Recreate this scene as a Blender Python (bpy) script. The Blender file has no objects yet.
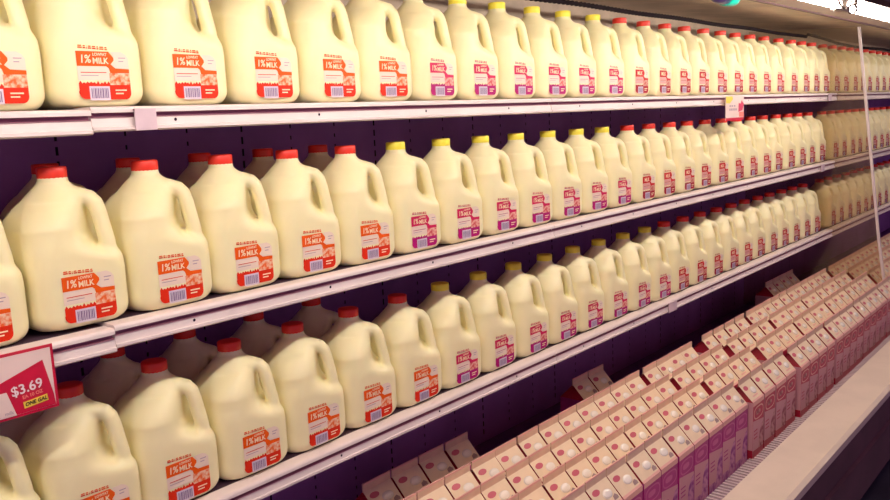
import bpy, bmesh, math, random
import numpy as np
from mathutils import Matrix, Vector

random.seed(7)
COL = bpy.context.scene.collection
S2 = math.sqrt(2.0)

# ------------------------------------------------------------------ materials
def srgb(r, g, b):
    f = lambda c: (c/255/12.92) if c/255 <= .04045 else ((c/255+.055)/1.055)**2.4
    return (f(r), f(g), f(b), 1)

def mat(name, col, rough=.5, noise=0, nscale=20, spec=.4, metal=0, col2=None, sss=0, bump=0, emit=0):
    m = bpy.data.materials.new(name); m.use_nodes = True
    nt = m.node_tree; b = nt.nodes['Principled BSDF']
    b.inputs['Base Color'].default_value = col
    b.inputs['Roughness'].default_value = rough
    b.inputs['Specular IOR Level'].default_value = spec
    b.inputs['Metallic'].default_value = metal
    if sss:
        b.inputs['Subsurface Weight'].default_value = sss
        b.inputs['Subsurface Radius'].default_value = (1, .8, .5)
        b.inputs['Subsurface Scale'].default_value = .02
    if noise or col2:
        tc = nt.nodes.new('ShaderNodeTexCoord'); n = nt.nodes.new('ShaderNodeTexNoise')
        n.inputs['Scale'].default_value = nscale; n.inputs['Detail'].default_value = 4
        nt.links.new(tc.outputs['Object'], n.inputs['Vector'])
        mx = nt.nodes.new('ShaderNodeMix'); mx.data_type = 'RGBA'
        c2 = col2 or tuple(c*(1-noise) for c in col[:3])+(1,)
        mx.inputs['A'].default_value = col; mx.inputs['B'].default_value = c2
        rp = nt.nodes.new('ShaderNodeMapRange')
        rp.inputs['From Min'].default_value = .4; rp.inputs['From Max'].default_value = .6
        nt.links.new(n.outputs['Fac'], rp.inputs['Value'])
        nt.links.new(rp.outputs['Result'], mx.inputs['Factor'])
        nt.links.new(mx.outputs['Result'], b.inputs['Base Color'])
        if bump:
            bp = nt.nodes.new('ShaderNodeBump'); bp.inputs['Strength'].default_value = bump
            bp.inputs['Distance'].default_value = .002
            nt.links.new(n.outputs['Fac'], bp.inputs['Height']); nt.links.new(bp.outputs['Normal'], b.inputs['Normal'])
    if emit:
        b.inputs['Emission Color'].default_value = col; b.inputs['Emission Strength'].default_value = emit
    return m

M = dict(
 plastic = mat('milky_plastic', (.93, .845, .48, 1), .38, noise=.04, nscale=14, spec=.35, sss=.35),
 cap_red = mat('red_cap', (.86, .035, .018, 1), .4), cap_yellow = mat('yellow_cap', (1.0, .86, .06, 1), .4),
 lab_white = mat('label_white', (.84, .67, .54, 1), .5),
 lab_rose = mat('label_rose', (.72, .34, .30, 1), .5),
 lab_text = mat('label_cream_text', (.95, .72, .45, 1), .5),
 lab_lilac = mat('barcode_ground', (.66, .56, .66, 1), .5), lab_dark = mat('barcode_bars', (.16, .09, .22, 1), .5),
 or_top = mat('label_orange', (.80, .082, .002, 1), .55, spec=.15), or_low = mat('label_red_orange', (.66, .018, .003, 1), .55, spec=.15),
 or_pic = mat('label_orange_picture', (.78, .10, .004, 1), .5, nscale=130, col2=(.85, .55, .36, 1)),
 pk_top = mat('label_crimson', (.60, .008, .08, 1), .55, spec=.15), pk_low = mat('label_magenta', (.40, .002, .13, 1), .55, spec=.15),
 pk_pic = mat('label_crimson_picture', (.6, .05, .06, 1), .5, nscale=130, col2=(.85, .45, .35, 1)),
 rd_top = mat('label_red', (.55, .006, .014, 1), .55, spec=.15), rd_low = mat('label_dark_red', (.34, .008, .022, 1), .55, spec=.15),
 rd_pic = mat('label_red_picture', (.5, .05, .04, 1), .5, nscale=130, col2=(.6, .35, .25, 1)),
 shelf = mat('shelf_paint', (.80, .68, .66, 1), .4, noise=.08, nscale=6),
 groove_shade = mat('shelf_groove_shade', (.30, .10, .16, 1), .6),  # recess shade under the lip nose, put into the colour
 hole = mat('dark_hole', (.012, .005, .02, 1), .8),
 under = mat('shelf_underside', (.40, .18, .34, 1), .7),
 wall = mat('back_panel_purple', (.47, .20, .54, 1), .55, noise=.25, nscale=3),
 canopy = mat('canopy_tan', (.60, .46, .34, 1), .5, noise=.22, nscale=9),
 pan = mat('lamp_pan_pink_white', (.42, .31, .27, 1), .5, noise=.1, nscale=5),
 canopy_white = mat('canopy_white', (.78, .68, .62, 1), .4, noise=.08, nscale=5),
 fascia = mat('fascia_brown', (.055, .02, .018, 1), .5, noise=.2, nscale=5),
 ledge = mat('ledge_cream', (.74, .60, .50, 1), .42, noise=.07, nscale=8),
 bumper = mat('bumper_brown', (.12, .045, .06, 1), .5, noise=.25, nscale=7),
 kick = mat('kick_plate', (.035, .03, .06, 1), .6, noise=.2),
 floor = mat('floor_blue_grey', (.07, .065, .10, 1), .35, noise=.3, nscale=5),
 ceil = mat('store_ceiling', (.35, .30, .28, 1), .8, noise=.1, nscale=2),
 grill = mat('grille_white', (.60, .46, .48, 1), .45, noise=.06),
 deck = mat('deck_dark', (.18, .06, .2, 1), .6, noise=.2, nscale=6),
 deck_shade = mat('shelf_deck_shade', (.05, .022, .045, 1), .6, noise=.2),  # shade between the jugs put into the deck colour
 cable = mat('black_cable', (.010, .005, .008, 1), .8, noise=.2, spec=.1),
 steel = mat('clip_steel', (.35, .30, .26, 1), .35, metal=.8, noise=.1),
 teal = mat('teal_plastic', (.0, .42, .30, 1), .35, noise=.1), navy = mat('navy_plastic', (.03, .015, .08, 1), .3, noise=.1),
 lilac = mat('lilac_tag', (.66, .50, .56, 1), .3, noise=.1),
 sg_red = mat('sign_red', (.60, .004, .035, 1), .45, noise=.1), sg_pale = mat('sign_pale_pink', (.84, .64, .58, 1), .45, noise=.05),
 sg_yel = mat('sign_yellow', (.92, .62, .06, 1), .45, noise=.05), sg_txt = mat('sign_white', (.92, .72, .74, 1), .45),
 sg_org = mat('sign_orange_text', (.88, .20, .16, 1), .45), sg_blk = mat('sign_black', (.05, .035, .01, 1), .5),
 sg_grey = mat('sign_grey_text', (.42, .30, .36, 1), .5), sg_pink = mat('sign_pink', (.62, .03, .10, 1), .5),
 ct_cream = mat('carton_cream', (.88, .67, .46, 1), .35, noise=.06, nscale=30),
 ct_fin = mat('carton_fin', (.80, .54, .38, 1), .4, noise=.08, nscale=30),
 ct_edge = mat('carton_pink_edge', (.82, .42, .36, 1), .4),
 ct_red = mat('carton_red', (.42, .008, .03, 1), .4), ct_oval = mat('carton_oval', (.58, .10, .15, 1), .4),
 ct_cap_glare = mat('carton_cap_glare', (.92, .84, .76, 1), .18, spec=.7, noise=.03),
 ct_mag = mat('carton_magenta', (.48, .02, .22, 1), .45, noise=.15, nscale=25), ct_mag2 = mat('carton_pink', (.60, .10, .30, 1), .45),
 ct_pale = mat('carton_pale_panel', (.64, .30, .33, 1), .45), ct_pur = mat('carton_purple_picture', (.26, .03, .22, 1), .5, nscale=45, col2=(.62, .25, .42, 1)),
 ct_rd2 = mat('carton_bright_red', (.50, .016, .07, 1), .45), ct_brn = mat('carton_brown_picture', (.30, .05, .08, 1), .5, nscale=45, col2=(.62, .30, .28, 1)),
 ct_smudge = mat('carton_grey_print', (.32, .20, .20, 1), .5),
)
def tube_mat(name, k):
    m = bpy.data.materials.new(name); m.use_nodes = True
    nt = m.node_tree; nt.nodes.clear()
    e = nt.nodes.new('ShaderNodeEmission'); o = nt.nodes.new('ShaderNodeOutputMaterial')
    e.inputs['Color'].default_value = (1, .87, .76, 1); e.inputs['Strength'].default_value = k
    nt.links.new(e.outputs[0], o.inputs[0]); return m
M['tube'] = tube_mat('fluorescent_tube', 49)
M['tube_dim'] = tube_mat('fluorescent_tube_dim', 17)
def glass_mat():
    m = bpy.data.materials.new('divider_glass'); m.use_nodes = True
    nt = m.node_tree; nt.nodes.clear()
    t = nt.nodes.new('ShaderNodeBsdfTransparent'); t.inputs[0].default_value = (.90, .84, .74, 1)
    d = nt.nodes.new('ShaderNodeBsdfDiffuse'); d.inputs[0].default_value = (.62, .46, .34, 1)
    g = nt.nodes.new('ShaderNodeBsdfGlossy'); g.inputs['Roughness'].default_value = .05
    a = nt.nodes.new('ShaderNodeMixShader'); a.inputs[0].default_value = .07
    b = nt.nodes.new('ShaderNodeMixShader'); b.inputs[0].default_value = .03
    o = nt.nodes.new('ShaderNodeOutputMaterial')
    nt.links.new(t.outputs[0], a.inputs[1]); nt.links.new(d.outputs[0], a.inputs[2])
    nt.links.new(a.outputs[0], b.inputs[1]); nt.links.new(g.outputs[0], b.inputs[2])
    nt.links.new(b.outputs[0], o.inputs[0]); return m
M['glass'] = glass_mat()

# ------------------------------------------------------------------ helpers
def link(name, me, parent=None):
    o = bpy.data.objects.new(name, me); COL.objects.link(o); o.parent = parent; return o

def thing(name, label, cat, loc=(0, 0, 0), rotz=0, group=None):
    o = bpy.data.objects.new(name, None); COL.objects.link(o)
    o.location = loc; o.rotation_euler = (0, 0, rotz); o.empty_display_size = .03
    return tag(o, label, cat, group)

def tag(o, label, cat, group=None):
    o['label'] = label; o['category'] = cat
    if group: o['group'] = group
    return o

class MB:
    """collects polygons into one mesh with several materials"""
    def __init__(s, *mats): s.v = []; s.f = []; s.mi = []; s.mats = list(mats); s.sm = []
    def slot(s, m):
        if m not in s.mats: s.mats.append(m)
        return s.mats.index(m)
    def poly(s, pts, m, smooth=False):
        n = len(s.v); s.v += [tuple(p) for p in pts]; s.f.append(tuple(range(n, n+len(pts)))); s.mi.append(s.slot(m)); s.sm.append(smooth)
    def mesh(s, verts, faces, m, smooth=False):
        n = len(s.v); s.v += [tuple(p) for p in verts]
        for f in faces: s.f.append(tuple(i+n for i in f)); s.mi.append(s.slot(m)); s.sm.append(smooth)
    def box(s, lo, hi, m):
        x0, y0, z0 = lo; x1, y1, z1 = hi
        v = [(x0,y0,z0),(x1,y0,z0),(x1,y1,z0),(x0,y1,z0),(x0,y0,z1),(x1,y0,z1),(x1,y1,z1),(x0,y1,z1)]
        s.mesh(v, [(0,3,2,1),(4,5,6,7),(0,1,5,4),(1,2,6,5),(2,3,7,6),(3,0,4,7)], m)
    def prism_x(s, prof, x0, x1, mats):
        """closed YZ profile extruded along X; mats one per edge (or a single one)"""
        n = len(prof)
        if not isinstance(mats, (list, tuple)): mats = [mats]*n
        v = [(x0, y, z) for y, z in prof]+[(x1, y, z) for y, z in prof]
        for i in range(n):
            j = (i+1) % n
            s.poly([v[i], v[j], v[n+j], v[n+i]], mats[i])
        s.poly([(x0, y, z) for y, z in reversed(prof)], mats[0]); s.poly([(x1, y, z) for y, z in prof], mats[0])
    def lathe(s, prof, m, n=28, c=(0, 0), ribs=0, mtx=None):
        v = []
        for r, z in prof:
            for k in range(n):
                a = 2*math.pi*k/n; rr = r*(1-(ribs if k % 2 else 0))
                p = Vector((c[0]+rr*math.cos(a), c[1]+rr*math.sin(a), z))
                v.append(mtx @ p if mtx else p)
        f = [(i*n+k, i*n+(k+1) % n, (i+1)*n+(k+1) % n, (i+1)*n+k) for i in range(len(prof)-1) for k in range(n)]
        f.append(tuple(range((len(prof)-1)*n, len(prof)*n)))
        f.append(tuple(reversed(range(n))))
        s.mesh(v, f, m, True)
    def tube(s, pts, r, m, n=10, ribs=0):
        v = []; L = len(pts)
        for i, p in enumerate(pts):
            p = Vector(p); t = (Vector(pts[min(i+1, L-1)])-Vector(pts[max(i-1, 0)])).normalized()
            a = t.cross(Vector((.13, .31, .94))).normalized(); b = t.cross(a)
            rr = r*(1-(ribs if i % 2 else 0))
            for k in range(n):
                th = 2*math.pi*k/n; v.append(p+(a*math.cos(th)+b*math.sin(th))*rr)
        f = [(i*n+k, i*n+(k+1) % n, (i+1)*n+(k+1) % n, (i+1)*n+k) for i in range(L-1) for k in range(n)]
        f += [tuple(reversed(range(n))), tuple(range((L-1)*n, L*n))]
        s.mesh(v, f, m, True)
    def text(s, body, m, size, at, fn, off=0.0, shear=0.0):
        """lettering as flat mesh; fn maps (a, b) text plane -> 3D"""
        cu = bpy.data.curves.new('t', 'FONT'); cu.body = body; cu.size = size; cu.offset = off; cu.shear = shear
        cu.align_x = 'CENTER'; cu.align_y = 'CENTER'; cu.resolution_u = 3
        o = bpy.data.objects.new('t', cu); COL.objects.link(o)
        dg = bpy.context.evaluated_depsgraph_get(); me = o.evaluated_get(dg).to_mesh()
        v = [fn(at[0]+q.co.x, at[1]+q.co.y) for q in me.vertices]
        f = [tuple(p.vertices) for p in me.polygons]
        s.mesh(v, f, m); o.evaluated_get(dg).to_mesh_clear()
        bpy.data.objects.remove(o); bpy.data.curves.remove(cu)
    def data(s, name):
        me = bpy.data.meshes.new(name); me.from_pydata(s.v, [], s.f)
        for m in s.mats: me.materials.append(m)
        me.polygons.foreach_set('material_index', s.mi); me.polygons.foreach_set('use_smooth', s.sm)
        me.update(); return me
    def build(s, name, parent=None): return link(name, s.data(name), parent)

# ------------------------------------------------------------------ the jug (distance field -> surface nets)
def surface_nets(V, o, h):
    nx, ny, nz = V.shape; ins = V < 0
    cnt = np.zeros((nx-1, ny-1, nz-1)); acc = np.zeros((nx-1, ny-1, nz-1, 3))
    C = [(i, j, k) for i in (0, 1) for j in (0, 1) for k in (0, 1)]
    def sub(A, c): return A[c[0]:nx-1+c[0], c[1]:ny-1+c[1], c[2]:nz-1+c[2]]
    for a in C:
        for ax in range(3):
            if a[ax]: continue
            b = list(a); b[ax] = 1
            va, vb = sub(V, a), sub(V, b); x = (va < 0) != (vb < 0)
            den = va-vb; t = np.where(x, va/np.where(den == 0, 1, den), 0)
            cnt += x
            for d in range(3): acc[..., d] += np.where(x, a[d]+(t if d == ax else 0), 0)
    act = cnt > 0; idx = -np.ones(act.shape, int); idx[act] = np.arange(act.sum())
    g = np.stack(np.nonzero(act), -1); verts = (g+acc[act]/cnt[act][:, None])*h+o
    quads = []
    for ax in range(3):
        u, w = (ax+1) % 3, (ax+2) % 3
        n = [nx, ny, nz]; lo = [slice(0, k) for k in n]; hi = list(lo)
        lo[ax] = slice(0, n[ax]-1); hi[ax] = slice(1, n[ax])
        x = ins[tuple(lo)] != ins[tuple(hi)]
        P = np.stack(np.nonzero(x), -1)
        P = P[(P[:, u] > 0) & (P[:, w] > 0) & (P[:, u] < n[u]-1) & (P[:, w] < n[w]-1)]
        flip = ins[tuple(P.T)]
        q = []
        for du, dw in ((-1, -1), (0, -1), (0, 0), (-1, 0)):
            R = P.copy(); R[:, u] += du; R[:, w] += dw; q.append(idx[tuple(R.T)])
        q = np.stack(q, -1); q[~flip] = q[~flip][:, ::-1]; quads.append(q)
    return verts, np.concatenate(quads)

HW = 75.8
def jug_sdf(x, y, z):
    smin = lambda a, b, k: np.minimum(a, b)-np.clip(k-np.abs(a-b), 0, None)**2/(4*k)
    smax = lambda a, b, k: -smin(-a, -b, k)
    t = np.clip((z-152)/(224-152), 0, 1)
    base = HW-3.2*np.clip((z-112)/40, 0, 1)**2*(3-2*np.clip((z-112)/40, 0, 1))
    hw = 20+(base-20)*(1-t**1.5)
    r = np.minimum(hw, 31+10*np.clip((z-85)/50, 0, 1)+5*t+np.clip(t-.55, 0, 1)*90)
    # foot: rounded in at the base
    e = np.clip(26-z, 0, 26); hw2 = hw-(26-np.sqrt(np.clip(676-e*e, 0, None)))*.72
    qx, qy = np.abs(x)-hw2+r, np.abs(y)-hw2+r
    d = np.hypot(np.clip(qx, 0, None), np.clip(qy, 0, None))+np.minimum(np.maximum(qx, qy), 0)-r
    d = d*(1-.3*np.minimum(1, t*3))
    d = np.maximum(d, np.maximum(-z, z-228))
    u, v = (x-y)/S2, (x+y)/S2
    # hand recess cut out of the corner
    zf = 110+np.clip(84-u, 0, 60)*.40
    rec = smax(smax(44-u, zf-z, 26), z-203, 10)
    d = smax(d, -rec, 16)
    # handle: bent tube from the shoulder to the lower corner
    K = np.array([(24, 199), (40, 200), (52, 196), (60, 187), (64.5, 172), (68.5, 150), (73, 126), (75, 104)], float)
    hd = np.full(x.shape, 1e3)
    for i in range(len(K)-1):
        a, b = K[i], K[i+1]; ab = b-a
        s = np.clip(((u-a[0])*ab[0]+(z-a[1])*ab[1])/(ab@ab), 0, 1)
        du, dz = u-a[0]-s*ab[0], z-a[1]-s*ab[1]
        hd = np.minimum(hd, np.sqrt(du*du+dz*dz+(v*.74)**2)-11.6)
    d = smin(d, hd, 10)
    # neck and spout ring
    rad = np.hypot(x, y)
    d = smin(d, np.maximum(rad-19, np.abs(z-217)-16), 9)
    d = np.minimum(d, np.maximum(rad-21.5, np.abs(z-228.5)-1.8))
    return d

def jug_meshes():
    h = 2.6; o = np.array([-84., -84., -6.]); n = (66, 66, 95)
    ax = [o[i]+h*np.arange(n[i]) for i in range(3)]
    X, Y, Z = np.meshgrid(*ax, indexing='ij')
    v, q = surface_nets(jug_sdf(X, Y, Z), o, h)
    me = bpy.data.meshes.new('jug_whole'); me.from_pydata((v/1000).tolist(), [], q.tolist()); me.update()
    nrm = np.empty(len(v)*3); me.vertices.foreach_get('normal', nrm); nrm = nrm.reshape(-1, 3)
    fc = v[q].mean(1); u = (fc[:, 0]-fc[:, 1])/S2
    ish = (u > 53) & (fc[:, 2] > 128+(84-u)*.3) & (fc[:, 2] < 212)
    out = []
    for name, sel in (('bottle', ~ish), ('handle', ish)):
        qq = q[sel]; used, inv = np.unique(qq, return_inverse=True); inv = inv.reshape(qq.shape)
        m = bpy.data.meshes.new(name); m.from_pydata((v[used]/1000).tolist(), [], inv.tolist())
        m.materials.append(M['plastic']); m.polygons.foreach_set('use_smooth', [True]*len(qq)); m.update()
        m.normals_split_custom_set_from_vertices(nrm[used].tolist())
        out.append(m)
    bpy.data.meshes.remove(me)
    return out

def label_mesh(top, low, pic, pct):
    mb = MB(); Y0 = -(HW/1000+.0005)
    def F(layer):
        return lambda a, b: ((a*.91-39.0)/1000, Y0-.00025*layer, (b*1.0+11)/1000)
    def P(pts, m, layer=0): mb.poly([F(layer)(a, b) for a, b in pts], M[m])
    arc = lambda cx, cy, r, a0, a1, n=6: [(cx+r*math.cos(math.radians(a0+(a1-a0)*i/n)), cy+r*math.sin(math.radians(a0+(a1-a0)*i/n))) for i in range(n+1)]
    # arrow panel and the curve into the right column
    P([(0, 50), (50, 50), (54, 47), (56, 40), (90, 40), (90, 46), (66, 47), (58, 53), (64, 59), (64, 63), (56, 72), (0, 72)], top)
    P([(54, 22), (90, 22), (90, 40), (54, 40)], pic)
    P([(54, 0)]+arc(80, 10, 10, -90, 0)+[(90, 22), (54, 22)], low)
    # pale panels
    pale = 'lab_white' if pct else 'lab_rose'
    P([(0, 29), (54, 29), (54, 47), (48, 49.6), (0, 49.6)], pale)
    P([(66, 47.6), (90, 46.4), (90, 62), (86, 68), (78, 72), (60, 71.6), (65, 63), (65, 58), (59, 53.2)], 'lab_white')
    # grassy lower strip with rounded corner
    grass = []; rnd = random.Random(3)
    for i in range(19): grass.append((54-i*3, 24+(rnd.uniform(1.5, 5) if i % 2 else rnd.uniform(-1, 1.0))))
    P([(54, 0), (54, 24)]+grass[1:]+[(0, 14)]+arc(10, 12, 11, 180, 265), low, 1)
    P([(17, -1), (52, -1), (52, 20), (17, 20)], 'lab_lilac', 2)
    x = 20.0; k = 0
    while x < 49:
        w = (1.6, .9, 2.2, 1.1, 1.8)[k % 5]; P([(x, 2), (x+w, 2), (x+w, 17), (x, 17)], 'lab_dark', 3); x += w+(1.2, 1.6, .9)[k % 3]; k += 1
    # lettering
    if pct:
        mb.text('1%', M['lab_text'], 16.5, (14.5, 60), F(2), .3, .1)
        mb.text('LOWFAT', M['lab_text'], 6, (40, 67.3), F(2), .15)
        mb.text('MILK', M['lab_text'], 12.5, (40.5, 57.6), F(2), .3)
    else:
        mb.text('MILK', M['lab_text'], 16, (30, 60.5), F(2), .4)
    for i, w in enumerate((44, 30)): P([(5, 40-i*4.5), (5+w, 40-i*4.5), (5+w, 41.2-i*4.5), (5, 41.2-i*4.5)], 'sg_grey' if i else low, 2)
    for i, w in enumerate((20, 14)): P([(62, 13-i*5), (62+w, 13-i*5), (62+w, 15-i*5), (62, 15-i*5)], 'lab_text', 2)
    for i, w in enumerate((13, 9)): P([(72, 62-i*5), (72+w, 62-i*5), (72+w, 63.6-i*5), (72, 63.6-i*5)], 'sg_grey', 2)
    # the line of small words above the panel, dipping to the right
    x = 4
    for w in (9, 6, 3, 7, 8, 5, 9, 6):
        dy = -.05*(x-4); P([(x, 76.5+dy), (x+w-1.5, 76.3+dy), (x+w-1.2, 78.2+dy), (x+.3, 78.4+dy)], low if x < 30 else top, 1); P([(x+.4, 79.3+dy), (x+w-1.9, 79.2+dy), (x+w-1.9, 81+dy), (x+.6, 81+dy)], top, 1); x += w-.2
    return mb.data('label')

BOTTLE, HANDLE = jug_meshes()
def cap_mesh(m):
    mb = MB()
    prof = [(.0215, .2285), (.0222, .2295), (.0222, .2435), (.0212, .2455), (.019, .2462), (.004, .2460)]
    mb.lathe(prof, m, n=40, ribs=.03); return mb.data('cap')
CAPS = {'red': cap_mesh(M['cap_red']), 'yellow': cap_mesh(M['cap_yellow'])}
LABS = {'orange': label_mesh('or_top', 'or_low', 'or_pic', True), 'pink': label_mesh('pk_top', 'pk_low', 'pk_pic', True),
        'red': label_mesh('rd_top', 'rd_low', 'rd_pic', False)}

def jug(x, y, z, rot, cap, lab, text, group):
    t = thing('milk_jug', text, 'milk jug', (x, y, z), rot, group)
    link('bottle', BOTTLE, t); link('handle', HANDLE, t)
    c = link('cap', CAPS[cap], t); c['label'] = cap+' plastic screw cap'
    l = link('label', LABS[lab], t); l['label'] = lab+' printed milk label with barcode'
    return t

ONES = 'zeroth first second third fourth fifth sixth seventh eighth ninth tenth eleventh twelfth thirteenth fourteenth fifteenth sixteenth seventeenth eighteenth nineteenth'.split()
def nth(n):
    if n < 20: return ONES[n]
    tens = {2: 'twenty', 3: 'thirty', 4: 'forty', 5: 'fifty'}[n//10]
    return {2: 'twentieth', 3: 'thirtieth', 4: 'fortieth', 5: 'fiftieth'}[n//10] if n % 10 == 0 else tens+'-'+ONES[n % 10]

# ------------------------------------------------------------------ shelves
YF = 1.227                     # plane of the jugs' front faces
YL = 1.203                     # plane of the shelf lips
XD = 4.425                     # the clear divider
BACK = 1.66
SHELVES = [('top', .0365), ('middle', -.2975), ('bottom', -.6460)]
JOINTS = [-.64, .603, 1.849, 3.10, XD, 5.67, 6.92, 8.1]
PROF = [(0, -.003), (.0015, -.0005), (.005, .001), (.40, .001), (.44, -.004), (.44, -.020), (.05, -.030), (.012, -.036), (.003, -.0365), (0, -.034), (0, -.0295), (.003, -.0285), (.0045, -.0165), (.003, -.0155), (.010, -.0145), (.010, -.0095), (0, -.008)]
NAMES = ['nearest', 'second', 'third', 'fourth', 'fifth', 'sixth', 'farthest']
for sname, z in SHELVES:
    for i in range(len(JOINTS)-1):
        x0, x1 = JOINTS[i]+.0012, JOINTS[i+1]-.0012
        if JOINTS[i] == XD: x0 += .004
        if JOINTS[i+1] == XD: x1 -= .004
        dz = -.004 if i == 0 else 0
        dy = -.004 if i == 0 else 0
        t = thing('shelf', f'white metal {sname} shelf section holding milk jugs, {NAMES[i]} section from the left', 'shelf', (0, YL+dy, z+dz), 0, sname+' shelf sections')
        mb = MB()
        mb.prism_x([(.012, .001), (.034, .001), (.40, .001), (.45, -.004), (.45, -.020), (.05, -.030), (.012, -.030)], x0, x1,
                   [M['shelf'], M['deck_shade'], M['under'], M['under'], M['under'], M['under'], M['shelf']])
        mb.build('shelf_deck', t)
        mb = MB()
        lip = [(.0, -.003), (.0015, -.0005), (.005, .0012), (.012, .0012), (.014, -.036), (.003, -.0365), (-.001, -.034), (-.001, -.0295), (.002, -.0285), (.0035, -.0165), (.0015, -.0155), (.010, -.0145), (.010, -.0095), (0, -.008)]
        mm = [M['shelf']]*len(lip); mm[11] = mm[12] = mm[10] = M['groove_shade']
        mb.prism_x(lip, x0, x1, mm)
        x = x0+.14
        while x < x1-.05:                       # small rivet holes in the lip
            c = [(x+.0028*math.cos(a*math.pi/4), .0018, -.021+.0028*math.sin(a*math.pi/4)) for a in range(8)]
            mb.poly(c, M['hole']); x += .305
        mb.build('shelf_lip', t)

# jugs: positions along each shelf
P1 = [.642, .8015, .9625, 1.123, 1.277, 1.4345, 1.592, 1.754, 1.912, 2.070, 2.236, 2.393, 2.555, 2.710, 2.870, 3.034, 3.188, 3.344, 3.500, 3.665, 3.850, 4.010, 4.165, 4.322]
def row_positions(k):
    if k == 0: return P1
    a, p, n = ((.580, .1547, 25), (.5655, .1531, 25))[k-1]
    return [a+p*i+random.uniform(-.0008, .0008) for i in range(n)]
YEL = {0: (5, 10), 1: (5, 11), 2: (6, 13)}
for k, (sname, z) in enumerate(SHELVES):
    xs = row_positions(k); lo, hi = YEL[k]
    first = xs[0]-.1575
    for i, x in enumerate([first]+xs):
        n = i-1
        cap = 'yellow' if lo <= n <= hi else 'red'
        lab = 'orange' if n < lo else ('pink' if n <= hi else 'red')
        jug(x, YF+.0745+random.uniform(-.002, .003), z+.0015 - (.004 if x < .53 else 0), math.radians(random.uniform(-1.1, 1.1)), cap, lab,
            f'milk jug with {cap} cap and {lab} label, {nth(i+1)} from left on {sname} shelf front', f'milk jugs along the front of the {sname} shelf')
    x = max(xs[-1]+.154, XD+.09); n = 1
    while x < (6.3 if k == 0 else 6.6):
        jug(x, YF+.0755+random.uniform(-.003, .004), z+.0015, math.radians(random.uniform(-1.5, 1.5)), 'red', 'red',
            f'dim milk jug beyond the clear divider, {nth(n)} past it on {sname} shelf', f'milk jugs beyond the divider on the {sname} shelf')
        x += .1555+random.uniform(0, .002); n += 1
# a second and third line of jugs, in the shade behind the front line
for k, x, y, dep, ref in ((1, .475, 1.461, 'second', 'first'), (1, .640, 1.461, 'second', 'second'), (1, .795, 1.463, 'second', 'third'), (1, .925+.024, 1.462, 'second', 'fourth'),
                     (1, 1.105, 1.461, 'second', 'fifth'), (1, 1.262, 1.462, 'second', 'sixth'),
                     (2, .57, 1.461, 'second', 'second'), (2, .724, 1.461, 'second', 'third'), (2, .878, 1.462, 'second', 'fourth'), (2, 1.047, 1.461, 'second', 'fifth'), (2, 1.21, 1.461, 'second', 'sixth')):
    sname, z = SHELVES[k]
    zz = z+.0015-(.004 if x < .53 else 0)
    jug(x, y, zz, math.radians(random.uniform(-2, 2)), 'red', 'orange',
        f'shaded red capped milk jug standing behind {ref} front jug from left, {sname} shelf', f'shaded milk jugs at the back of the {sname} shelf')

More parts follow.
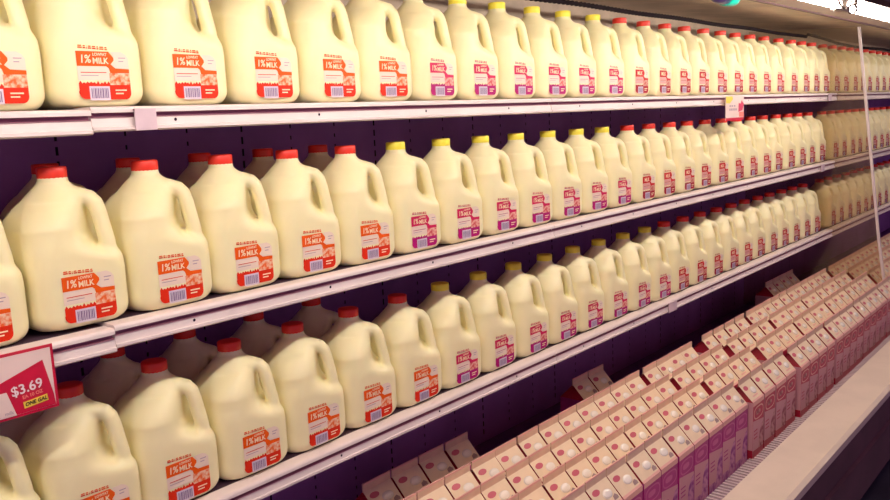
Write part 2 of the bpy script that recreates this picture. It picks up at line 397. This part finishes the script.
# ------------------------------------------------------------------ cartons
W, D, EH, RH, FH = .0466, .0468, .185, .2325, .2515
def carton_parts(kind):
    mb = MB(M['ct_red'])
    c = .0006
    side = M['ct_red']
    z1 = EH
    for pts, m in (([(-W,-D,0),(W,-D,0),(W,-D,z1),(-W,-D,z1)], M['ct_mag'] if kind == 'magenta' else M['ct_rd2']),
                   ([(W,-D,0),(W,D,0),(W,D,z1),(W,-D,z1)], side), ([(W,D,0),(-W,D,0),(-W,D,z1),(W,D,z1)], side),
                   ([(-W,D,0),(-W,-D,0),(-W,-D,z1),(-W,D,z1)], M['ct_pale'] if kind != 'magenta' else M['ct_mag']), ([(-W,-D,0),(-W,D,0),(W,D,0),(W,-D,0)], side)):
        mb.poly(pts, m)
    for s in (-1, 1):                                # red foot band on the pale side
        mb.poly([(s*(W+c), -D, 0), (s*(W+c), D, 0), (s*(W+c), D, .03), (s*(W+c), -D, .03)], M['ct_red'])
    body = mb.data('carton_body')
    mb = MB()
    i = .022
    for s in (-1, 1):                                # slopes with pink eave edge, tucked red gable ends
        y0 = -D*s
        e = .10; ym, zm = y0*(1-e), EH+(RH-EH)*e
        mb.poly([(-W, y0, EH), (W, y0, EH), (W, ym, zm), (-W, ym, zm)], M['ct_edge'])
        mb.poly([(-W, ym, zm), (W, ym, zm), (W, -.001*s, RH), (-W, -.001*s, RH)], M['ct_cream'])
        x = s*W
        mb.poly([(x, -D, EH), (x, D, EH), (x-s*i, 0, RH-.006)], M['ct_red'])
        for t in (-1, 1): mb.poly([(x, t*D, EH), (x-s*i, 0, RH-.006), (x, t*.001, RH)], M['ct_red'])
    def onslope(a, b, up):                           # a across, b along the slope (0 eave .. 1 ridge)
        n = Vector((0, -(RH-EH), D)).normalized()
        return Vector((a, -D*(1-b), EH+(RH-EH)*b))+n*up
    ov = [onslope(-.022+.0155*math.cos(t*math.pi/8), .72+.115*math.sin(t*math.pi/8), .0006) for t in range(16)]
    mb.poly(ov, M['ct_oval'])
    if kind == 'magenta':
        mb.poly([onslope(a, b, .0006) for a, b in ((.020, .16), (.040, .16), (.041, .26), (.034, .36), (.022, .30))], M['ct_smudge'])
    else:
        mb.poly([onslope(a, b, .0006) for a, b in ((-.02, .2), (.02, .2), (.02, .27), (-.02, .27))], M['ct_edge'])
    gable = mb.data('gable_top')
    mb = MB()
    mb.box((-W, -.0016, RH-.002), (W, .0016, FH), M['ct_fin'])
    mb.box((-W, -.0018, FH-.004), (W, .0018, FH+.0004), M['ct_edge'])
    fin = mb.data('top_fin')
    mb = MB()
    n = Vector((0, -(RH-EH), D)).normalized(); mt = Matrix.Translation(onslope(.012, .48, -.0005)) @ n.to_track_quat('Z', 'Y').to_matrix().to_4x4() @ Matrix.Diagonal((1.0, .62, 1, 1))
    mb.lathe([(.0185, 0), (.0185, .0010), (.0165, .0014), (.0160, .0026), (.0150, .0032), (.003, .0034)], M['ct_cap_glare'], n=24, mtx=mt)  # cap with its lamp glare put into the white oval shape
    cap = mb.data('spout_cap_glare')
    mb = MB()
    Y = -D-.0006
    F = lambda l: (lambda a, b: (a, Y-.0002*l, b))
    P = lambda pts, m, l=0: mb.poly([F(l)(a, b) for a, b in pts], M[m])
    mg = kind == 'magenta'
    P([(-W, .172), (W, .172), (W, EH), (-W, EH)], 'ct_edge')
    P([(-W, .02), (W, .02), (W, .112), (-W, .125)], 'ct_pale')
    oval = lambda cx, cz, rx, rz: [(cx+rx*math.copysign(abs(math.cos(t*math.pi/12))**.7, math.cos(t*math.pi/12)), cz+rz*math.copysign(abs(math.sin(t*math.pi/12))**.7, math.sin(t*math.pi/12))) for t in range(24)]
    P(oval(0, .145, .040, .021), 'ct_mag2' if mg else 'ct_edge', 1)
    P(oval(0, .145, .036, .017), 'ct_mag' if mg else 'ct_rd2', 2)
    P(oval(-.006, .146, .020, .008), 'ct_mag2' if mg else 'ct_brn', 3)
    P([(.0, .02), (W, .02), (W, .105), (.03, .098), (.012, .075)], 'ct_pur' if mg else 'ct_brn', 1)
    P([(-W, 0), (W, 0), (W, .022), (-W, .028)], 'ct_pur' if mg else 'ct_red', 2)
    for i in range(3): P([(-.038, .088-i*.012), (-.008, .088-i*.012), (-.008, .092-i*.012), (-.038, .092-i*.012)], 'ct_mag' if mg else 'ct_rd2', 1)
    front = mb.data('front_print')
    return dict(carton_body=body, gable_top=gable, top_fin=fin, spout_cap_glare=cap, front_print=front)
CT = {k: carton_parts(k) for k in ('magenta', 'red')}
DECK = -1.0945
RN = ['front row', 'second row', 'third row', 'fourth row', 'shaded back row']
count = [0]*5
def carton(x, y, row, kind, rz=0):
    count[row] += 1
    colour = 'magenta' if kind == 'magenta' else 'red'
    t = thing('milk_carton', f'{colour} and white gable-top milk carton, {nth(count[row])} from the near end in the {RN[row]}', 'milk carton', (x, y, DECK), rz, 'milk cartons in the '+RN[row])
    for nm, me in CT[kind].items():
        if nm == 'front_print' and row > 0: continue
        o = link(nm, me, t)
        if nm == 'spout_cap_glare': o['label'] = 'pale spout cap shaped to its glare'
PX = .0988
def run(x0, x1, y, row, kind, gaps=()):
    n = max(1, int(round((x1-x0)/PX))); p = (x1-x0)/n
    p = max(p, .0945)
    x = x0+p/2
    while x+W <= x1+.004:
        if not (x-W-.006 < XD < x+W+.006):
            carton(x+random.uniform(-.0021, .0021), y+random.uniform(-.0009, .0009), row, kind, math.radians(random.uniform(-.5, .5)))
            x += p
        else: x = XD+W+.010
for row in range(4):
    y = .89+.047+.0958*row
    near = (1.245, 1.12, 1.12, 1.05)[row]
    aend = (2.43, 2.40, 2.385, 2.37)[row]
    x0 = aend-PX*int((aend-near)/PX)
    run(x0, aend, y, row, 'magenta')
    bst = (2.436, 2.425, 2.41, 2.395)[row]; bend = (2.852, 2.83, 2.815, 2.85)[row]
    run(bst, bend, y-.012*(row == 0), row, 'red')
    cst = (2.872, 2.89, 2.86, 2.86)[row]
    run(cst, 3.28, y-.020*(row == 0), row, 'red')
    run(3.292+.01*random.random(), 3.69, y-.020*(row == 0), row, 'red')
    run(3.70, 4.40, y-.020*(row == 0), row, 'red')
    run(XD+.012, (5.2, 5.5, 5.8, 6.2)[row], y-.020*(row == 0), row, 'red')
for x in (1.285, 1.384, 1.484, 1.586, 2.215, 2.315, 3.95, 4.049, 4.148, 4.247):
    carton(x, .89+.047+.0958*4+.036, 4, 'magenta' if x < 2.4 else 'red', math.radians(random.uniform(-1, 1)))

# ------------------------------------------------------------------ the refrigerated case
X0, X1 = -1.2, 8.6
def struct(o): o['kind'] = 'structure'; return o
mb = MB(); mb.box((X0, BACK, -1.45), (X1, BACK+.05, 1.5), M['wall'])
cols = [.31+.148*i for i in range(36)]
for i, x in enumerate(cols):                     # perforated air slots, in columns
    z = -1.06
    while z < .36:
        w, hh = (.0022, .0048) if i % 3 else (.0028, .0085)
        mb.poly([(x-w, BACK-.0007, z-hh), (x+w, BACK-.0007, z-hh), (x+w, BACK-.0007, z+hh), (x-w, BACK-.0007, z+hh)], M['hole'])
        z += .0285
struct(mb.build('wall_back'))
mb = MB(); mb.box((X1, -3.2, -1.45), (X1+.05, BACK+.05, 1.5), M['wall']); struct(mb.build('wall_right'))
mb = MB(); mb.box((X0-.8, -3.2, -1.5), (X1+.05, BACK+.05, -1.45), M['floor']); struct(mb.build('floor'))
mb = MB(); mb.box((X0-.8, -3.2, 1.5), (X1+.05, BACK+.05, 1.55), M['ceil']); struct(mb.build('ceiling'))

# lower case: deck, grille, front ledge, bumper, kick plate
t = thing('case_deck', 'dark floor of the refrigerated case with white slatted air grille under the cartons', 'case deck', (0, 0, 0))
deck = t
mb = MB(); mb.box((X0, .8075, -1.13), (X1, BACK-.003, DECK-.0005), M['deck']); mb.build('deck_panel', t)
t = thing('bumper_rail', 'cream topped front ledge and dark bumper of the refrigerated case', 'case front', (0, 0, 0))
mb = MB()
mb.prism_x([(.668, -1.030), (.800, -1.030), (.806, -1.038), (.806, -1.125), (.69, -1.125), (.69, -1.06), (.655, -1.06), (.655, -1.038)], X0, X1, M['ledge']); mb.build('front_ledge', t)
mb = MB()
mb.prism_x([(.662, -1.0605), (.70, -1.0605), (.70, -1.335), (.672, -1.338), (.662, -1.330), (.662, -1.185), (.672, -1.178), (.672, -1.162), (.662, -1.155)], X0, X1, M['bumper']); mb.build('front_bumper', t)
mb = MB(); mb.box((X0, .745, -1.449), (X1, .80, -1.131), M['kick']); mb.build('kick_plate', t)
mb = MB()
x = 1.2
while x < 6.4:
    mb.box((x, .808, DECK-.0003), (x+.0085, .8865, DECK+.004), M['grill']); x += .019
mb.box((1.2, .808, DECK-.0003), (6.4, .812, DECK+.0045), M['grill'])
mb.build('air_grille', deck)

# canopy
t = thing('case_canopy', 'tan canopy panel over the top shelf with white lamp pan', 'case canopy', (0, 0, 0))
mb = MB(); mb.prism_x([(1.06, .352), (BACK-.003, .398), (BACK-.003, .44), (1.06, .40)], X0, X1, M['canopy']); mb.build('canopy_panel', t)
mb = MB(); mb.prism_x([(1.045, .343), (1.06, .343), (1.06, .40), (1.05, .40)], X0, X1, M['bumper']); mb.build('canopy_seam', t)
PAN = lambda y: .312+(.347-.312)*(y-.735)/(1.045-.735)
mb = MB(); mb.prism_x([(.735, PAN(.735)), (1.045, .347), (1.045, .40), (.735, .37)], X0, X1, M['pan']); mb.build('lamp_pan', t)
mb = MB(); mb.box((X0, BACK-.010, .165), (X1, BACK-.0015, .40), M['canopy']); mb.build('canopy_back_panel', t)
t = thing('canopy_fascia', 'dark brown front fascia of the canopy beside the tube lamps', 'fascia', (0, 0, 0))
mb = MB(); mb.prism_x([(.645, .292), (.660, .281), (.690, .2925), (.734, .312), (.734, .42), (.645, .42)], X0, X1, M['fascia']); mb.build('fascia_panel', t)
LY, LZ = .742, .2830
i = 0
for a, b in ((-.9, .28), (.32, 1.50), (1.54, 2.72), (2.76, 4.24), (4.44, 5.62), (5.66, 6.84)):
    t = thing('fluorescent_lamp', f'white fluorescent tube lamp under the canopy, {NAMES[i]} from the left', 'lamp', (0, LY, LZ), 0, 'canopy tube lamps'); i += 1
    mb = MB(); mb.tube([(a+.02, 0, 0), ((a+b)/2, 0, 0), (b-.02, 0, 0)], .0135, M['tube'] if b < 4.3 else M['tube_dim'], 14); mb.build('tube', t)
    for x in (a, b-.02):
        mb = MB(); mb.box((x, -.008, -.018), (x+.02, .012, PAN(LY-.008)-LZ), M['canopy_white']); mb.build('lamp_holder', t)
# wire clip hanging at the tube
def ring(cx, cy, cz, r, n=14, a0=-60, a1=250): return [(cx+.25*r*math.cos(math.radians(a0+(a1-a0)*i/n)), cy+r*math.cos(math.radians(a0+(a1-a0)*i/n)), cz+r*math.sin(math.radians(a0+(a1-a0)*i/n))) for i in range(n+1)]
t = thing('wire_clip', 'small bent metal clip hanging beside the canopy lamp tube', 'clip', (2.775, .720, 0))
mb = MB(); mb.tube(ring(0, 0, .272, .013), .0034, M['fascia']); mb.tube([(0, -.009, .303), (0, -.009, .276)], .0034, M['fascia']); mb.build('hook', t)
mb = MB(); mb.tube([(-.17, 0, .303), (-.15, -.004, .276), (-.09, -.006, .2585)], .0034, M['fascia'])
mb.box((-.21, -.012, .256), (-.085, .004, .261), M['steel']); mb.build('clip_arm', t)

# cable along the back edge of the canopy
mb = MB(); pts = []
x = -1.1
while x < 4.42:
    pts.append((x, 1.36, .3225+.0015*math.sin(x*9))); x += .012
mb.tube(pts, .0085, M['cable'], 8, ribs=.35)
x = 4.455; pts = []
for i in range(150): pts.append((x+i*.018, 1.36, .336-.026*min(1, i/28)+.004*math.sin(i*.09))) 
mb.tube(pts, .0085, M['cable'], 8, ribs=.2)
tag(mb.build('ribbed_cable'), 'black ribbed cable running along under the canopy behind the jug caps', 'cable')

# teal and navy clip-on gadget hanging from the canopy
t = thing('sign_clip', 'rounded teal and navy plastic holder hanging from the canopy over the top shelf', 'plastic holder', (2.30, .93, .303))
mb = MB(); my = Matrix.Rotation(math.pi/2, 4, 'Y')
mb.lathe([(.010, -.062), (.022, -.055), (.027, -.03), (.027, .012)], M['navy'], 20, mtx=my); mb.build('holder_body', t)
mb = MB(); mb.lathe([(.0285, .012), (.030, .018), (.030, .052), (.0285, .058)], M['teal'], 20, mtx=my); mb.build('holder_band', t)
mb = MB(); mb.lathe([(.026, .058), (.028, .061), (.024, .072), (.01, .078)], M['canopy_white'], 20, mtx=my); mb.build('end_cap', t)

# clear divider with white front edge
t = thing('glass_divider', 'clear upright divider panel with thin white front edge between case sections', 'divider', (XD, 0, 0))
fe = [(1.117, .347), (.991, -.684), (.949, -.956), (.935, -1.088)]
mb = MB(); mb.prism_x(fe+[(BACK-.006, -1.088), (BACK-.006, .375)], -.0025, .0025, M['glass']); mb.build('glass_panel', t)
mb = MB()
pf = [(y-.006, z) for y, z in fe]+[(y+.005, z) for y, z in reversed(fe)]
mb.prism_x(pf, -.0075, .0075, M['shelf']); mb.build('edge_trim', t)

# ------------------------------------------------------------------ signs and tags
def sign_price():
    t = thing('price_sign', 'red and white price sign reading $3.69 hanging from the middle shelf edge', 'price sign', (.331, YL-.014, -.392))
    w, h = .170, .094
    F = lambda l: (lambda a, b: (a, -.0005*l, b))
    P = lambda mb, pts, m, l: mb.poly([F(l)(a, b) for a, b in pts], M[m])
    mb = MB(); mb.box((0, 0, 0), (w, .002, h), M['sg_red']); mb.build('sign_card', t)
    mb = MB(); e = .0042
    P(mb, [(e, e), (w-e, e), (w-e, h-e), (e, h-e)], 'sg_pale', 1)
    P(mb, [(.086, .0045), (w-.0045, .0045), (w-.006, .020), (w-.0165, .074), (.086, .052)], 'sg_red', 2)
    P(mb, [(.03, e), (.110, e), (.100, .040), (.03, .040)], 'sg_pale', 3)
    mb.build('sign_face', t)
    mb = MB()
    sk = lambda l: (lambda a, b: F(l)(a-.12*(b-.03), b+.10*(a-.138)))
    mb.text('$3.69', M['sg_txt'], .0195, (.1290, .0405), sk(4), .0003)
    mb.text('EA 10 OZ', M['sg_org'], .0068, (.1340, .0285), sk(4), .0002)
    f2 = sk(4); mb.poly([f2(a, b) for a, b in ((.1190, .0125), (.1530, .0125), (.1530, .0220), (.1190, .0220))], M['sg_yel'])
    mb.text('ONE GAL', M['sg_blk'], .0072, (.1360, .0172), sk(5), .0003, .2)
    mb.text('milk', M['sg_grey'], .007, (.10, .010), F(5), .0001)
    l = mb.build('sign_lettering', t); l['label'] = 'white price lettering with yellow tag'
sign_price()
def sign_tag():
    t = thing('shelf_tag_sign', 'small pale tag with yellow corner and red strip hanging from top shelf edge', 'shelf sign', (2.972, YL-.016, -.056))
    w, h = .172, .088
    mb = MB(); mb.box((0, 0, 0), (w, .002, h), M['sg_pale']); mb.build('sign_card', t)
    mb = MB(); P = lambda pts, m, l=1: mb.poly([(a, -.0006*l, b) for a, b in pts], M[m])
    P([(0, .064), (.035, .062), (.066, .078), (.058, h), (0, h)], 'sg_yel')
    P([(.118, .030), (.16, .036), (w, .06), (.162, .064), (.15, .074), (.138, .060), (.12, .064)], 'sg_pink')
    P([(.125, .012), (w, .012), (w, .030), (.125, .030)], 'sg_org')
    P([(0, 0), (w, 0), (w, .010), (0, .010)], 'sg_red')
    for i, x in enumerate((.03, .046, .06, .076, .09)): P([(x, .036), (x+.011, .036), (x+.011, .044), (x, .044)], 'sg_grey', 2)
    for i, x in enumerate((.03, .05, .072)): P([(x, .050), (x+.015, .050), (x+.015, .056), (x, .056)], 'sg_grey', 2)
    mb.build('sign_face', t)
sign_tag()
for x, z, w, lab in ((.688, .0365, .036, 'translucent lilac tag clipped on top shelf edge below second jug'), (4.28, .0365, .05, 'small lilac tag on top shelf edge just before the divider'),
                     (4.20, -.2975, .05, 'small lilac tag on middle shelf edge just before the divider'), (2.56, -.6460, .06, 'small lilac tag on the bottom shelf edge above the cartons')):
    mb = MB(); mb.box((x-w/2, YL-.0065, z-.036), (x+w/2, YL-.0035, z-.004), M['lilac'])
    mb.box((x-w/2, YL-.0068, z-.006), (x+w/2, YL-.0012, z-.003), M['lilac'])
    tag(mb.build('price_tag'), lab, 'price tag', 'lilac tags on the shelf edges')

# ------------------------------------------------------------------ light
w = bpy.data.worlds.new('World'); bpy.context.scene.world = w; w.use_nodes = True
w.node_tree.nodes['Background'].inputs[0].default_value = (.5, .3, .55, 1)
w.node_tree.nodes['Background'].inputs[1].default_value = .55
def area(name, loc, tgt, sx, sy, e, c):
    l = bpy.data.lights.new(name, 'AREA'); l.shape = 'RECTANGLE'; l.size = sx; l.size_y = sy; l.energy = e; l.color = c
    o = bpy.data.objects.new(name, l); COL.objects.link(o); o.location = loc
    o.rotation_euler = (Vector(tgt)-Vector(loc)).to_track_quat('-Z', 'Y').to_euler()
area('added_fill_near', (.8, -.25, 1.45), (1.2, 1.1, -.8), 2.4, .4, 8, (1, .70, .55))  # unseen lamp added as warm fill on the fronts
area('added_fill_far', (3.8, -.25, 1.45), (3.8, 1.1, -.8), 2.4, .4, 6, (1, .66, .60))  # second added fill lamp, also out of view
sc = bpy.context.scene
sc.view_settings.view_transform = 'Standard'; sc.view_settings.look = 'None'
sc.view_settings.exposure = .06; sc.view_settings.gamma = 1.12
# ------------------------------------------------------------------ camera
R = [[0.6472905649609948, 0.7477004967517876, 0.14818532879339363], [-0.7610758239217549, 0.6447242581532723, 0.07137381305867474], [-0.04217244069647913, -0.1589798669827182, 0.9863807009161621]]
cd = bpy.data.cameras.new('camera'); cam = bpy.data.objects.new('camera', cd); COL.objects.link(cam)
mw = Matrix.Identity(4)
for i in range(3): mw[i][0] = R[i][0]; mw[i][1] = R[i][2]; mw[i][2] = -R[i][1]
cam.matrix_world = mw
cd.sensor_width = 36; cd.lens = 822.506/890*36; cd.clip_start = .02; cd.clip_end = 50
sc.camera = cam
